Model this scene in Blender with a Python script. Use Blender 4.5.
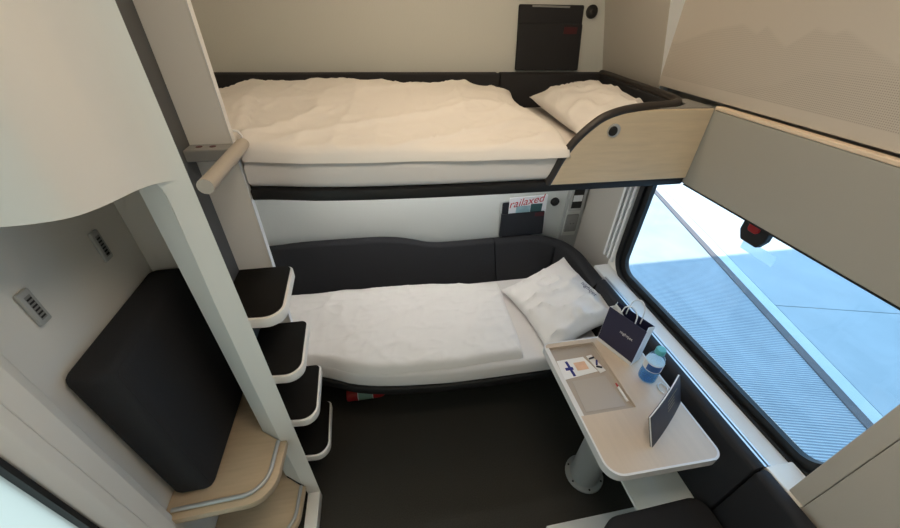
import bpy, bmesh, math, random
from mathutils import Vector, Matrix, noise
random.seed(4)
D = bpy.data
for o in list(D.objects): D.objects.remove(o)
SC = bpy.context.scene
COL = SC.collection

# ------------------------------------------------------------------ camera
def make_camera():
    c = (450., 264.); vy = (368., 2.); vz = (435., 765.)      # vanishing points of depth and of the verticals
    a = Vector((vy[0]-c[0], vy[1]-c[1], 0)); b = Vector((vz[0]-c[0], vz[1]-c[1], 0))
    f = math.sqrt(-a.dot(b)); a.z = f; b.z = f
    dn = b.normalized(); fy = a.normalized(); rx = dn.cross(fy)
    R = Matrix((( rx.x, fy.x, -dn.x), (rx.y, fy.y, -dn.y), (rx.z, fy.z, -dn.z)))
    right, down, fwd = Vector(R[0]), Vector(R[1]), Vector(R[2])
    M = Matrix((right, -down, -fwd)).transposed().to_4x4()
    M.translation = (0, 0, 1.71)
    cd = D.cameras.new('camera'); cd.sensor_width = 36; cd.lens = f/900*36; cd.clip_start = .01
    co = D.objects.new('camera', cd); COL.objects.link(co); co.matrix_world = M
    SC.camera = co
make_camera()

# ------------------------------------------------------------------ world, sun, exposure
W = D.worlds.new('sky'); SC.world = W; W.use_nodes = True
bgn = W.node_tree.nodes['Background']
bgn.inputs[0].default_value = (.36, .65, 1.0, 1); bgn.inputs[1].default_value = 2.3
sd = D.lights.new('sun', 'SUN'); sd.energy = 7; sd.angle = .01; sd.color = (1, .95, .86)
so = D.objects.new('sun', sd); COL.objects.link(so)
so.rotation_euler = Vector((.10, -.6, .8)).to_track_quat('Z', 'Y').to_euler(); so.location = (3, -4, 8)
vs = SC.view_settings
vs.view_transform = 'Standard'; vs.look = 'None'; vs.gamma = 1; vs.use_curve_mapping = False
vs.exposure = 0.2

# ------------------------------------------------------------------ materials
MATS = {}
def mat(name, col, rough=.6, metal=0, bump=0, bscale=200, var=0, vscale=8, spec=.5, emit=0, alpha=None, coat=0, sheen=0, stretch=None):
    m = D.materials.new(name); m.use_nodes = True; MATS[name] = m
    nt = m.node_tree; p = nt.nodes['Principled BSDF']
    p.inputs['Base Color'].default_value = (*col, 1); p.inputs['Roughness'].default_value = rough
    p.inputs['Metallic'].default_value = metal; p.inputs['Specular IOR Level'].default_value = spec
    if coat: p.inputs['Coat Weight'].default_value = coat; p.inputs['Coat Roughness'].default_value = .1
    if sheen: p.inputs['Sheen Weight'].default_value = sheen
    if emit: p.inputs['Emission Color'].default_value = (*col, 1); p.inputs['Emission Strength'].default_value = emit
    tc = nt.nodes.new('ShaderNodeTexCoord'); src = tc.outputs['Object']
    if stretch:
        mp = nt.nodes.new('ShaderNodeMapping'); mp.inputs['Scale'].default_value = stretch
        nt.links.new(src, mp.inputs[0]); src = mp.outputs[0]
    if var:
        n = nt.nodes.new('ShaderNodeTexNoise'); n.inputs['Scale'].default_value = vscale; n.inputs['Detail'].default_value = 5
        nt.links.new(src, n.inputs[0])
        r = nt.nodes.new('ShaderNodeMix'); r.data_type = 'RGBA'
        r.inputs[6].default_value = (*[max(0, c*(1-var)) for c in col], 1); r.inputs[7].default_value = (*[min(1, c*(1+var)) for c in col], 1)
        nt.links.new(n.outputs[0], r.inputs[0]); nt.links.new(r.outputs[2], p.inputs['Base Color'])
    if bump:
        n = nt.nodes.new('ShaderNodeTexNoise'); n.inputs['Scale'].default_value = bscale; n.inputs['Detail'].default_value = 3
        nt.links.new(src, n.inputs[0])
        b = nt.nodes.new('ShaderNodeBump'); b.inputs['Strength'].default_value = bump; b.inputs['Distance'].default_value = .002
        nt.links.new(n.outputs[0], b.inputs['Height']); nt.links.new(b.outputs[0], p.inputs['Normal'])
    return m
mat('wall', (.62, .63, .595), .55, bump=.25, bscale=260)
mat('panel_white', (.84, .82, .77), .42, bump=.05, bscale=300)
mat('beige', (.50, .47, .42), .5, bump=.08, bscale=300)
mat('grey_box', (.38, .37, .335), .45, bump=.06, bscale=300)
mat('edge_cream', (.80, .64, .48), .45, bump=.05)
mat('well_grey', (.085, .087, .088), .55, bump=.1)
mat('carpet', (.052, .049, .043), .95, bump=1.0, bscale=420, var=.7, vscale=300, spec=.1)
mat('black_fabric', (.028, .028, .031), .85, bump=.5, bscale=900, var=.35, vscale=500, spec=.25)
mat('black_fabric_blue', (.020, .021, .026), .7, bump=.35, bscale=700, var=.2, vscale=400, spec=.35)
mat('black_plastic', (.007, .007, .0075), .55, bump=.05)
mat('brown_trim', (.028, .022, .019), .45, bump=.05)
mat('tread', (.009, .008, .0065), .8, bump=.4, bscale=600, spec=.15)
mat('linen', (.82, .79, .76), .8, bump=.25, bscale=500, spec=.2, sheen=.1)
mat('sheet', (.78, .75, .73), .8, bump=.25, bscale=500, spec=.2)
mat('wood', (.56, .43, .29), .45, var=.14, vscale=9, bump=.05, bscale=60, stretch=(1.2, 9, 9))
mat('wood_light', (.68, .55, .38), .42, var=.13, vscale=7, bump=.04, bscale=60, stretch=(1.5, 9, 16))
mat('table_wood', (.60, .50, .40), .28, var=.08, vscale=7, bump=.03, bscale=60, stretch=(9, 1.2, 9))
mat('table_edge', (.72, .72, .72), .4, bump=.03)
mat('tray', (.40, .35, .30), .6, bump=.15, bscale=300)
mat('alu', (.62, .63, .64), .35, metal=.75, bump=.03)
mat('rail_grey', (.50, .51, .50), .4, metal=.4, bump=.03)
mat('handle_beige', (.45, .40, .34), .4, bump=.05)
mat('grey_plastic', (.26, .26, .25), .5, bump=.05)
mat('light_grey', (.45, .46, .45), .45, bump=.04)
mat('dark', (.01, .01, .01), .6, bump=.05)
mat('rubber', (.006, .0065, .007), .5, bump=.05)
mat('pedestal', (.42, .43, .42), .45, bump=.15, bscale=500)
mat('pale_green', (.84, .90, .88), .45, bump=.04)
mat('red', (.42, .012, .015), .4, bump=.03)
mat('dark_red', (.06, .004, .007), .6, bump=.1)
mat('green_label', (.25, .42, .33), .5, bump=.03)
mat('navy', (.018, .018, .055), .5, bump=.06)
mat('white_paper', (.82, .83, .84), .55, bump=.05)
mat('ink', (.03, .03, .05), .6, bump=.02)
mat('flag_blue', (.012, .02, .20), .5, bump=.02)
mat('peach', (.75, .50, .36), .5, var=.2, vscale=40)
mat('teal_print', (.30, .46, .50), .5, var=.5, vscale=30)
mat('teal_dark', (.03, .09, .09), .5, bump=.02)
mat('red_ink', (.55, .03, .05), .5, bump=.02)
mat('card_cover', (.042, .037, .048), .5, var=.15, vscale=60, bump=.05)
mat('gold', (.35, .28, .18), .45, metal=.4, bump=.02)
mat('cap_teal', (.10, .42, .45), .35, bump=.03)
mat('label_blue', (.03, .12, .38), .4, bump=.02)
mat('concrete', (.44, .46, .46), .8, var=.16, vscale=2.5, bump=.2, bscale=60)
mat('platform_line', (.15, .12, .115), .7, var=.15, vscale=20, bump=.1)
mat('platform_white', (.80, .82, .82), .75, var=.06, vscale=6, bump=.1)
mat('concrete_light', (.62, .64, .64), .8, var=.06, vscale=6, bump=.1)
mat('sunshade', (.35, .36, .37), .6, bump=.1)
mat('pouch_film', (.46, .42, .38), .25, bump=.05)
mat('glow_upper', (1.0, .76, .50), .5, emit=10.5)
mat('glow_cabin', (1.0, .85, .68), .5, emit=12.5)
mat('glow_strip', (1.0, .97, .93), .5, emit=42)

def glass(name, tint, fres=.5, rough=0.0, body=None):
    m = D.materials.new(name); m.use_nodes = True; MATS[name] = m; nt = m.node_tree
    nt.nodes.remove(nt.nodes['Principled BSDF']); out = nt.nodes['Material Output']
    t = nt.nodes.new('ShaderNodeBsdfTransparent'); t.inputs[0].default_value = (*tint, 1)
    g = nt.nodes.new('ShaderNodeBsdfGlossy'); g.inputs['Roughness'].default_value = rough
    fr = nt.nodes.new('ShaderNodeLayerWeight'); fr.inputs[0].default_value = .5        # Schlick: 4 % head-on, rising at grazing angles
    pw = nt.nodes.new('ShaderNodeMath'); pw.operation = 'POWER'; pw.inputs[1].default_value = 5; nt.links.new(fr.outputs['Facing'], pw.inputs[0])
    ad = nt.nodes.new('ShaderNodeMath'); ad.operation = 'MULTIPLY_ADD'; ad.inputs[1].default_value = .9; ad.inputs[2].default_value = .04; nt.links.new(pw.outputs[0], ad.inputs[0])
    mu = nt.nodes.new('ShaderNodeMath'); mu.operation = 'MULTIPLY'; mu.inputs[1].default_value = fres
    nt.links.new(ad.outputs[0], mu.inputs[0])
    mx = nt.nodes.new('ShaderNodeMixShader'); nt.links.new(mu.outputs[0], mx.inputs[0])
    nt.links.new(t.outputs[0], mx.inputs[1]); nt.links.new(g.outputs[0], mx.inputs[2])
    last = mx.outputs[0]
    if body:
        b = nt.nodes.new('ShaderNodeBsdfTranslucent'); b.inputs[0].default_value = (*body[0], 1)
        m2 = nt.nodes.new('ShaderNodeMixShader'); m2.inputs[0].default_value = body[1]
        nt.links.new(last, m2.inputs[1]); nt.links.new(b.outputs[0], m2.inputs[2]); last = m2.outputs[0]
    nt.links.new(last, out.inputs[0]); return m
glass('pane', (.93, .97, .98), .6)
glass('frosted', (.60, .58, .52), .5, .1, ((.92, .76, .60), .75))
glass('sticker', (.85, .88, .88), .3, .2, ((.95, .96, .94), .55))
glass('pet', (.80, .91, .96), .9, .03, ((.5, .75, .9), .10))
glass('water', (.66, .84, .96), .6, .02, ((.2, .42, .8), .14))

def groove_material():
    m = mat('grooved_paving', (.6, .62, .63), .7); nt = m.node_tree; p = nt.nodes['Principled BSDF']
    tc = nt.nodes.new('ShaderNodeTexCoord'); w = nt.nodes.new('ShaderNodeTexWave')
    w.bands_direction = 'Y'; w.inputs['Scale'].default_value = 15; w.inputs['Distortion'].default_value = .3
    w.inputs['Detail'].default_value = 1
    nt.links.new(tc.outputs['Object'], w.inputs[0])
    n = nt.nodes.new('ShaderNodeTexNoise'); n.inputs['Scale'].default_value = 2.2; n.inputs['Detail'].default_value = 5
    nt.links.new(tc.outputs['Object'], n.inputs[0])
    r = nt.nodes.new('ShaderNodeMix'); r.data_type = 'RGBA'
    r.inputs[6].default_value = (.33, .36, .40, 1); r.inputs[7].default_value = (.72, .73, .73, 1)
    nt.links.new(w.outputs[1], r.inputs[0])
    r2 = nt.nodes.new('ShaderNodeMix'); r2.data_type = 'RGBA'; r2.blend_type = 'MULTIPLY'; r2.inputs[0].default_value = .45
    nt.links.new(r.outputs[2], r2.inputs[6]); nt.links.new(n.outputs[0], r2.inputs[7])
    nt.links.new(r2.outputs[2], p.inputs['Base Color'])
    b = nt.nodes.new('ShaderNodeBump'); b.inputs['Distance'].default_value = .006; nt.links.new(w.outputs[1], b.inputs['Height'])
    nt.links.new(b.outputs[0], p.inputs['Normal'])
groove_material()

def perforated_material():
    """off-white wall panel, fine perforation below two printed mountain ridges"""
    m = mat('perforated', (.56, .51, .45), .6); nt = m.node_tree; p = nt.nodes['Principled BSDF']; L = nt.links
    tc = nt.nodes.new('ShaderNodeTexCoord'); sx = nt.nodes.new('ShaderNodeSeparateXYZ'); L.new(tc.outputs['Object'], sx.inputs[0])
    def math_(op, a, b=None, c=None):
        n = nt.nodes.new('ShaderNodeMath'); n.operation = op
        for i, v in enumerate((a, b, c)):
            if v is None: continue
            if isinstance(v, (int, float)): n.inputs[i].default_value = v
            else: L.new(v, n.inputs[i])
        return n.outputs[0]
    ys, zs = sx.outputs[1], sx.outputs[2]
    def ridge(pts):
        u = math_('MULTIPLY_ADD', ys, 1/1.5, .2/1.5)             # y -.2..1.3
        fc = nt.nodes.new('ShaderNodeFloatCurve'); cv = fc.mapping.curves[0]
        pts = sorted(pts)
        cv.points[0].location = (0, (pts[0][1]-1.4)/.5); cv.points[1].location = (1, (pts[-1][1]-1.4)/.5)
        for y, z in pts:
            q = cv.points.new((y+.2)/1.5, (z-1.4)/.5); q.handle_type = 'VECTOR'
        for q in cv.points: q.handle_type = 'VECTOR'
        fc.mapping.update(); L.new(u, fc.inputs[1])
        zr = math_('MULTIPLY_ADD', fc.outputs[0], .5, 1.4)
        return math_('MULTIPLY', math_('SUBTRACT', zr, zs), 90)   # soft step below the ridge
    r1 = ridge([(1.24, 1.63), (1.126, 1.671), (1.018, 1.691), (.964, 1.671), (.945, 1.69), (.869, 1.649), (.817, 1.692), (.773, 1.682), (.752, 1.692), (.706, 1.671), (.621, 1.639), (.5, 1.60), (.3, 1.66), (.1, 1.62)])
    r2 = ridge([(1.2, 1.50), (.961, 1.54), (.85, 1.567), (.774, 1.61), (.668, 1.621), (.607, 1.618), (.45, 1.58), (.2, 1.60)])
    def cl(v): 
        n = nt.nodes.new('ShaderNodeClamp'); L.new(v, n.inputs[0]); return n.outputs[0]
    base = math_('GREATER_THAN', zs, 1.523)
    a1 = math_('MULTIPLY', cl(r1), base); a2 = math_('MULTIPLY', cl(r2), base)
    k = 2*math.pi/.0085
    d = math_('MULTIPLY', math_('SINE', math_('MULTIPLY', math_('ADD', ys, zs), k)), math_('SINE', math_('MULTIPLY', math_('SUBTRACT', ys, zs), k)))
    dots = cl(math_('MULTIPLY', math_('SUBTRACT', d, .25), 3))
    amt = math_('ADD', math_('MULTIPLY', a1, .32), math_('MULTIPLY', a2, .22))
    f = math_('ADD', math_('MULTIPLY', dots, amt), math_('MULTIPLY', a1, .07))
    mx = nt.nodes.new('ShaderNodeMix'); mx.data_type = 'RGBA'
    mx.inputs[6].default_value = (.56, .51, .45, 1); mx.inputs[7].default_value = (.20, .17, .14, 1)
    L.new(f, mx.inputs[0]); L.new(mx.outputs[2], p.inputs['Base Color'])
perforated_material()

# ------------------------------------------------------------------ mesh helpers
def bm_box(x0, x1, y0, y1, z0, z1, bev=0, seg=2, bm=None):
    own = bmesh.new()
    v = [own.verts.new((x, y, z)) for x in (x0, x1) for y in (y0, y1) for z in (z0, z1)]
    for f in ((0,1,3,2), (4,6,7,5), (0,4,5,1), (2,3,7,6), (0,2,6,4), (1,5,7,3)): own.faces.new([v[i] for i in f])
    if bev: bmesh.ops.bevel(own, geom=own.edges[:], offset=bev, segments=seg, affect='EDGES', profile=.5)
    bmesh.ops.recalc_face_normals(own, faces=own.faces[:])
    if bm is None: return own
    me = D.meshes.new('t'); own.to_mesh(me); own.free(); bm.from_mesh(me); D.meshes.remove(me); return bm
def round_poly(pts, r, seg=6):
    """pts [(a,b)], r one radius or a list; corners rounded"""
    out = []; n = len(pts)
    rs = r if isinstance(r, (list, tuple)) else [r]*n
    for i in range(n):
        p0, p, p1 = Vector(pts[i-1]), Vector(pts[i]), Vector(pts[(i+1) % n]); rr = rs[i]
        if rr <= 0: out.append(tuple(p)); continue
        a = (p0-p).normalized(); b = (p1-p).normalized()
        ang = a.angle(b); t = rr/math.tan(ang/2); c = p + (a+b).normalized()*(rr/math.sin(ang/2))
        s = p+a*t; e = p+b*t
        a0 = math.atan2(s.y-c.y, s.x-c.x); a1 = math.atan2(e.y-c.y, e.x-c.x)
        d = (a1-a0+math.pi) % (2*math.pi) - math.pi
        for k in range(seg+1):
            q = a0+d*k/seg; out.append((c.x+rr*math.cos(q), c.y+rr*math.sin(q)))
    return out
def place(axis, a, b, h): return {'z': (a, b, h), 'y': (a, h, b), 'x': (h, a, b)}[axis]
def bm_prism(pts, h0, h1, axis='z', bev=0, seg=2):
    bm = bmesh.new()
    lo = [bm.verts.new(place(axis, a, b, h0)) for a, b in pts]; hi = [bm.verts.new(place(axis, a, b, h1)) for a, b in pts]
    n = len(pts)
    caps = [bm.faces.new(lo[::-1]), bm.faces.new(hi)]
    for i in range(n): bm.faces.new((lo[i], lo[(i+1) % n], hi[(i+1) % n], hi[i]))
    bmesh.ops.recalc_face_normals(bm, faces=bm.faces[:])
    if bev:
        es = list({e for f in caps for e in f.edges})
        bmesh.ops.bevel(bm, geom=es, offset=bev, segments=seg, affect='EDGES', profile=.5)
    return bm
def bm_ring(outer, inner, h0, h1, axis='x'):
    bm = bmesh.new(); n = len(outer)
    A = [[bm.verts.new(place(axis, a, b, h)) for a, b in L] for L, h in ((outer, h0), (inner, h0), (inner, h1), (outer, h1))]
    for k in range(4):
        for i in range(n): bm.faces.new((A[k][i], A[k][(i+1) % n], A[(k+1) % 4][(i+1) % n], A[(k+1) % 4][i]))
    bmesh.ops.recalc_face_normals(bm, faces=bm.faces[:]); return bm
def bm_tube(path, r, seg=10, close=False, bm=None):
    bm = bm or bmesh.new(); P = [Vector(p) for p in path]; n = len(P); rings = []
    rs = r if isinstance(r, (list, tuple)) else [r]*n
    t0 = (P[1]-P[0]).normalized(); u = t0.orthogonal().normalized()
    for i in range(n):
        t = ((P[(i+1) % n]-P[i-1]) if close else (P[min(i+1, n-1)]-P[max(i-1, 0)])).normalized()
        u = (u-t*u.dot(t)).normalized(); w = t.cross(u)
        rings.append([bm.verts.new(P[i]+(u*math.cos(2*math.pi*k/seg)+w*math.sin(2*math.pi*k/seg))*rs[i]) for k in range(seg)])
    for i in range(n if close else n-1):
        A, B = rings[i], rings[(i+1) % n]
        for k in range(seg): bm.faces.new((A[k], A[(k+1) % seg], B[(k+1) % seg], B[k]))
    if not close: bm.faces.new(rings[0][::-1]); bm.faces.new(rings[-1])
    bmesh.ops.recalc_face_normals(bm, faces=bm.faces[:]); return bm
def smooth_path(pts, n=8):
    P = [Vector(p) for p in pts]; out = []
    for i in range(len(P)-1):
        a, b, c, d = P[max(i-1, 0)], P[i], P[i+1], P[min(i+2, len(P)-1)]
        for k in range(n):
            t = k/n
            out.append(.5*((2*b)+(c-a)*t+(2*a-5*b+4*c-d)*t*t+(3*b-a-3*c+d)*t*t*t))
    out.append(P[-1]); return out
def bm_lathe(prof, c, seg=24, axis='z'):
    bm = bmesh.new(); rings = []
    for r, h in prof:
        ring = []
        for k in range(seg):
            q = 2*math.pi*k/seg; a, b = r*math.cos(q), r*math.sin(q)
            v = {'z': (a, b, h), 'y': (a, h, b), 'x': (h, a, b)}[axis]
            ring.append(bm.verts.new(Vector(c)+Vector(v)))
        rings.append(ring)
    for A, B in zip(rings, rings[1:]):
        for k in range(seg): bm.faces.new((A[k], A[(k+1) % seg], B[(k+1) % seg], B[k]))
    bm.faces.new(rings[0][::-1]); bm.faces.new(rings[-1])
    bmesh.ops.recalc_face_normals(bm, faces=bm.faces[:]); return bm
def bm_sweep(path, prof, bm=None):
    """plan path of (x,y), vertical profile of (offset to the left of travel, z)"""
    bm = bm or bmesh.new(); P = [Vector(p[:2]) for p in path]; n = len(P); rings = []
    for i in range(n):
        t = (P[min(i+1, n-1)]-P[max(i-1, 0)]).normalized(); nn = Vector((-t.y, t.x))
        rings.append([bm.verts.new((P[i].x+nn.x*o, P[i].y+nn.y*o, z)) for o, z in prof])
    m = len(prof)
    for A, B in zip(rings, rings[1:]):
        for k in range(m): bm.faces.new((A[k], A[(k+1) % m], B[(k+1) % m], B[k]))
    bm.faces.new(rings[0][::-1]); bm.faces.new(rings[-1])
    bmesh.ops.recalc_face_normals(bm, faces=bm.faces[:]); return bm

def obj(name, bm, m, parent=None, smooth=False):
    me = D.meshes.new(name); bm.to_mesh(me); bm.free()
    if smooth:
        me.polygons.foreach_set('use_smooth', [True]*len(me.polygons))
        me.set_sharp_from_angle(angle=math.radians(smooth if smooth is not True else 40))
    me.materials.append(MATS[m])
    o = D.objects.new(name, me); COL.objects.link(o)
    if parent:
        o.parent = parent; o.matrix_parent_inverse = Matrix.Translation(parent.location).inverted() if parent.type == 'EMPTY' else Matrix.Identity(4)
    return o
def tag(o, label=None, cat=None, group=None, kind=None):
    if label: o['label'] = label
    if cat: o['category'] = cat
    if group: o['group'] = group
    if kind: o['kind'] = kind
    return o
def thing(name, loc, label, cat, group=None):
    o = D.objects.new(name, None); o.empty_display_size = .05; COL.objects.link(o); o.location = loc
    return tag(o, label, cat, group)
def struct(name, bm, m, smooth=False, label=None, cat=None):
    o = obj(name, bm, m, None, smooth); o['kind'] = 'structure'
    return tag(o, label, cat)
def group_struct(name, loc, label=None, cat=None):
    o = D.objects.new(name, None); o.empty_display_size = .05; COL.objects.link(o); o.location = loc; o['kind'] = 'structure'
    return tag(o, label, cat)
def text_obj(name, s, size, mx, m, parent, shear=0, thick=.0002):
    cu = D.curves.new(name, 'FONT'); cu.body = s; cu.size = size; cu.shear = shear; cu.extrude = thick
    cu.align_x = 'CENTER'; cu.align_y = 'CENTER'
    t = D.objects.new('t', cu); COL.objects.link(t); bpy.context.view_layer.update()
    me = D.meshes.new_from_object(t.evaluated_get(bpy.context.evaluated_depsgraph_get()))
    D.objects.remove(t); me.transform(mx); me.materials.clear(); me.materials.append(MATS[m])
    o = D.objects.new(name, me); COL.objects.link(o)
    if parent:
        o.parent = parent
        if parent.type == 'EMPTY': o.matrix_parent_inverse = Matrix.Translation(parent.location).inverted()
    return o
def frame_mx(o, x, y):
    x = Vector(x).normalized(); y = Vector(y); y = (y-x*y.dot(x)).normalized(); z = x.cross(y)
    M = Matrix((x, y, z)).transposed().to_4x4(); M.translation = o; return M

# ================================================================== THE SETTING
struct('floor', bm_box(-.80, 1.16, -.45, 1.72, -.06, 0), 'carpet', label='near-black speckled carpet of the sleeping compartment', cat='floor')
struct('ceiling', bm_box(-.85, 1.2, -.45, 1.76, 2.2, 2.26), 'panel_white', label='off-white ceiling above the bunks', cat='ceiling')
struct('wall_back', bm_box(-.85, 1.2, 1.68, 1.74, 0, 2.2), 'wall', label='pale grey textured partition wall behind both bunks', cat='wall')
struct('wall_near', bm_box(-.85, 1.2, -.45, -.40, 0, 2.2), 'panel_white', label='off-white partition wall facing the bunks', cat='wall')
# corridor side: niche back wall, opening for the door
wc = group_struct('wall_corridor', (-.75, 0, 0), 'off-white corridor-side wall around the door and behind the niche', 'wall')
obj('wall_panel', bm_box(-.775, -.725, .50, 1.68, 0, 2.2), 'panel_white', wc)
obj('wall_panel', bm_box(-.775, -.725, -.40, .50, 2.02, 2.2), 'panel_white', wc)
obj('wall_panel', bm_box(-.775, -.725, -.40, -.33, 0, 2.02), 'panel_white', wc)
# window side
ww = group_struct('wall_window', (1.1, 0, 0), 'off-white outer wall around the carriage window', 'wall')
obj('lower_panel', bm_box(1.0, 1.16, -.40, 1.30, 0, .655), 'wall', ww)
obj('lower_panel', bm_box(1.105, 1.16, 1.30, 1.68, 0, .655), 'beige', ww)
obj('jamb_panel', bm_box(1.105, 1.122, 1.24, 1.68, .655, 1.50), 'beige', ww)
obj('jamb_panel', bm_box(1.085, 1.16, -.40, .27, .655, 1.50), 'beige', ww)
obj('head_panel', bm_box(1.06, 1.16, -.40, 1.24, 1.28, 1.50), 'beige', ww)
# far cheek leans into the room, perforated panel beside it stands nearly upright
chk = [(1.02, 1.47), (1.012, 1.50), (.985, 1.61), (.953, 1.74), (.91, 1.87), (.84, 2.02), (.74, 2.2), (1.16, 2.2), (1.16, 1.47)]
obj('wall_cheek', bm_prism(chk, 1.28, 1.68, 'y'), 'beige', ww)
obj('cheek_lit_face', bm_prism([(a, b) for a, b in chk[:7]]+[(1.05, 2.2), (1.05, 1.47)], 1.276, 1.2798, 'y'), 'platform_white', ww)  # whiter than the cheek: lamplight on its end face put into the colour
pan = []
for i in range(13):
    t = i/12; z = 1.492+.708*t
    pan.append((1.006-.002*math.sin(t*3)-.19*max(0, t-.38)**1.6, z))
pan += [(1.16, 2.2), (1.16, 1.492)]
obj('perforated_panel', bm_prism(pan, -.40, 1.2758, 'y'), 'perforated', ww, smooth=30)
# window
wn = group_struct('window_1', (1.08, .72, .66), 'carriage window with thick black rubber frame beside the table', 'window')
out = round_poly([(1.262, .658), (1.262, 1.34), (.215, 1.34), (.215, .658)], .11, 8)
inn = round_poly([(1.205, .710), (1.205, 1.30), (.268, 1.30), (.268, .710)], .065, 8)
mid = round_poly([(1.235, .682), (1.235, 1.325), (.235, 1.325), (.235, .682)], .09, 8)
obj('rubber_frame', bm_ring(out, mid, 1.068, 1.10, 'x'), 'rubber', wn, smooth=50)
obj('rubber_frame', bm_ring(mid, inn, 1.080, 1.099, 'x'), 'rubber', wn, smooth=50)
surr = [(1.31, .652), (1.31, 1.36), (.20, 1.36), (.20, .652)]
n_ = len(out); sq = []
for a, b in out:   # square outer loop with as many points as the rounded one
    ya = 1.31 if a > 1.262-.11+.001 else (.20 if a < .215+.11-.001 else a)
    za = .652 if b < .658+.11-.001 else (1.36 if b > 1.34-.11+.001 else b)
    sq.append((ya, za))
obj('surround', bm_ring(sq, out, 1.078, 1.108, 'x'), 'panel_white', wn)
for k, (ya, yb, xx, m_) in enumerate([(1.275, 1.292, 1.066, 'platform_white'), (1.297, 1.303, 1.072, 'grey_plastic'), (1.306, 1.322, 1.066, 'platform_white'), (1.327, 1.333, 1.072, 'grey_plastic'), (1.336, 1.352, 1.064, 'platform_white')]):
    obj('blind_guide', bm_box(xx, 1.105, ya, yb, .70, 1.30, .002), m_, wn)
obj('pane', bm_box(1.094, 1.098, .24, 1.23, .69, 1.32), 'pane', wn)
sl = bm_prism([(1.0, .655), (1.0, .668), (1.06, .672), (1.08, .668), (1.08, .655)], .24, 1.30, 'y')
obj('sill', sl, 'platform_white', wn)
for xa, xb, zt, m_ in ((.978, .985, .684, 'alu'), (.986, .990, .678, 'dark'), (.991, .997, .684, 'alu'), (.998, 1.003, .676, 'grey_plastic')):
    obj('sill_rail', bm_box(xa, xb, .315, 1.19, .648, zt), m_, wn)
obj('rail_end_cap', bm_box(.978, 1.068, .2125, .314, .65, .686, .004), 'panel_white', wn)
obj('sticker', bm_box(1.0925, 1.0938, .665, .775, 1.108, 1.142), 'sticker', wn)

# near pilaster next to the window
pl = group_struct('trim_1', (1.03, -.1, .66), 'beige upright wall trim ending the window', 'wall trim')
obj('upright', bm_box(.985, 1.10, .2125, .252, .687, 1.238, .002), 'beige', pl)
obj('upright', bm_box(.985, 1.10, -.40, .2112, .656, 1.238, .002), 'beige', pl)

# door in the corridor wall, frosted pane
dr = group_struct('door_1', (-.75, .08, 0), 'sliding compartment door with a bright pale glass pane', 'door')
obj('door_casing', bm_prism(round_poly([(-.725, .569), (-.725, .505), (-.695, .505), (-.692, .545), (-.700, .569)], [0, 0, .004, .006, .010]), 0, 2.06, 'z'), 'panel_white', dr, smooth=40)
obj('door_stile', bm_prism(round_poly([(-.735, .5025), (-.735, .450), (-.706, .455), (-.690, .478), (-.690, .5025)], [0, 0, .006, .014, .003]), .02, 2.02, 'z'), 'panel_white', dr, smooth=40)
obj('door_stile', bm_box(-.735, -.70, -.33, -.27, .02, 2.02, .004), 'panel_white', dr)
obj('door_gasket', bm_box(-.735, -.703, .440, .450, .12, 1.96), 'dark', dr)
obj('door_rail', bm_box(-.735, -.706, -.27, .45, .02, .12, .004), 'panel_white', dr)
obj('door_rail', bm_box(-.735, -.706, -.27, .45, 1.96, 2.02, .004), 'panel_white', dr)
obj('pane', bm_box(-.728, -.720, -.27, .44, .12, 1.96), 'frosted', dr)

# outlet strip in the back right corner
os_ = group_struct('trim_2', (1.05, 1.68, .55), 'narrow grey wall strip carrying the socket in the bunk corner', 'wall trim')
obj('strip', bm_box(.985, 1.104, 1.672, 1.68, .45, 1.236, .003), 'light_grey', os_)
obj('strip_inset', bm_box(1.0, 1.085, 1.669, 1.673, .62, 1.22, .002), 'wall', os_)

# ================================================================== BUNKS
WAVE = [(-.72, 1.06), (-.33, 1.060), (-.24, 1.003), (-.13, .970), (0, .950), (.2, .931), (.4, .928), (.93, .928)]
def wave(x, dy=0):
    for (a, p), (b, q) in zip(WAVE, WAVE[1:]):
        if a <= x <= b:
            t = (x-a)/(b-a); t = t*t*(3-2*t) if a < 0 and a > -.4 else t
            return p+(q-p)*t+dy
    return WAVE[-1][1]+dy if x > 0 else WAVE[0][1]+dy
def swave(x, dy=0): return sum(wave(max(min(x+k*.02, .93), -.72), dy) for k in range(-3, 4))/7
def bed_plan(x0, x1, yb, dy=0, r=.04, fn=None):
    xs = sorted([x0+(x1-x0)*i/40 for i in range(41)]+[-.3745, -.3735])
    sm = [(fn or swave)(x)+dy for x in xs]
    return list(zip(xs, sm))+[(x1, yb), (x0, yb)]
def sst(a, b, x):
    t = min(1, max(0, (x-a)/(b-a))); return t*t*(3-2*t)
LB = thing('lower_bunk', (.1, 1.3, 0), 'lower bunk with black fabric backrest curving round to the window', 'bunk bed')
obj('bed_frame', bm_prism(bed_plan(-.72, .925, 1.66, .0), .335, .378, 'z', .008), 'black_plastic', LB, smooth=40)
obj('support', bm_box(-.70, .93, 1.35, 1.62, 0, .335), 'dark', LB)
# back panel, wavy top; a seam, then round the corner and along the window wall
HT = [(-.72, .697), (-.584, .697), (-.44, .707), (-.246, .708), (-.08, .706), (.005, .700), (.07, .689), (.135, .672), (.19, .655), (.25, .645), (.325, .642), (.577, .645)]
top = [(p.x, p.y) for p in smooth_path([(a, b, 0) for a, b in HT], 3)]
def recline(bm):                                   # backrest is thicker at the seat than at the top
    for v in bm.verts:
        if v.co.y < 1.645: v.co.y -= .12 if v.co.z < .45 else .0
    return bm
obj('backrest', recline(bm_prism([(-.72, .40)]+top+[(.577, .40)], 1.615, 1.676, 'y', .012, 3)), 'black_fabric', LB, smooth=40)

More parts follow.
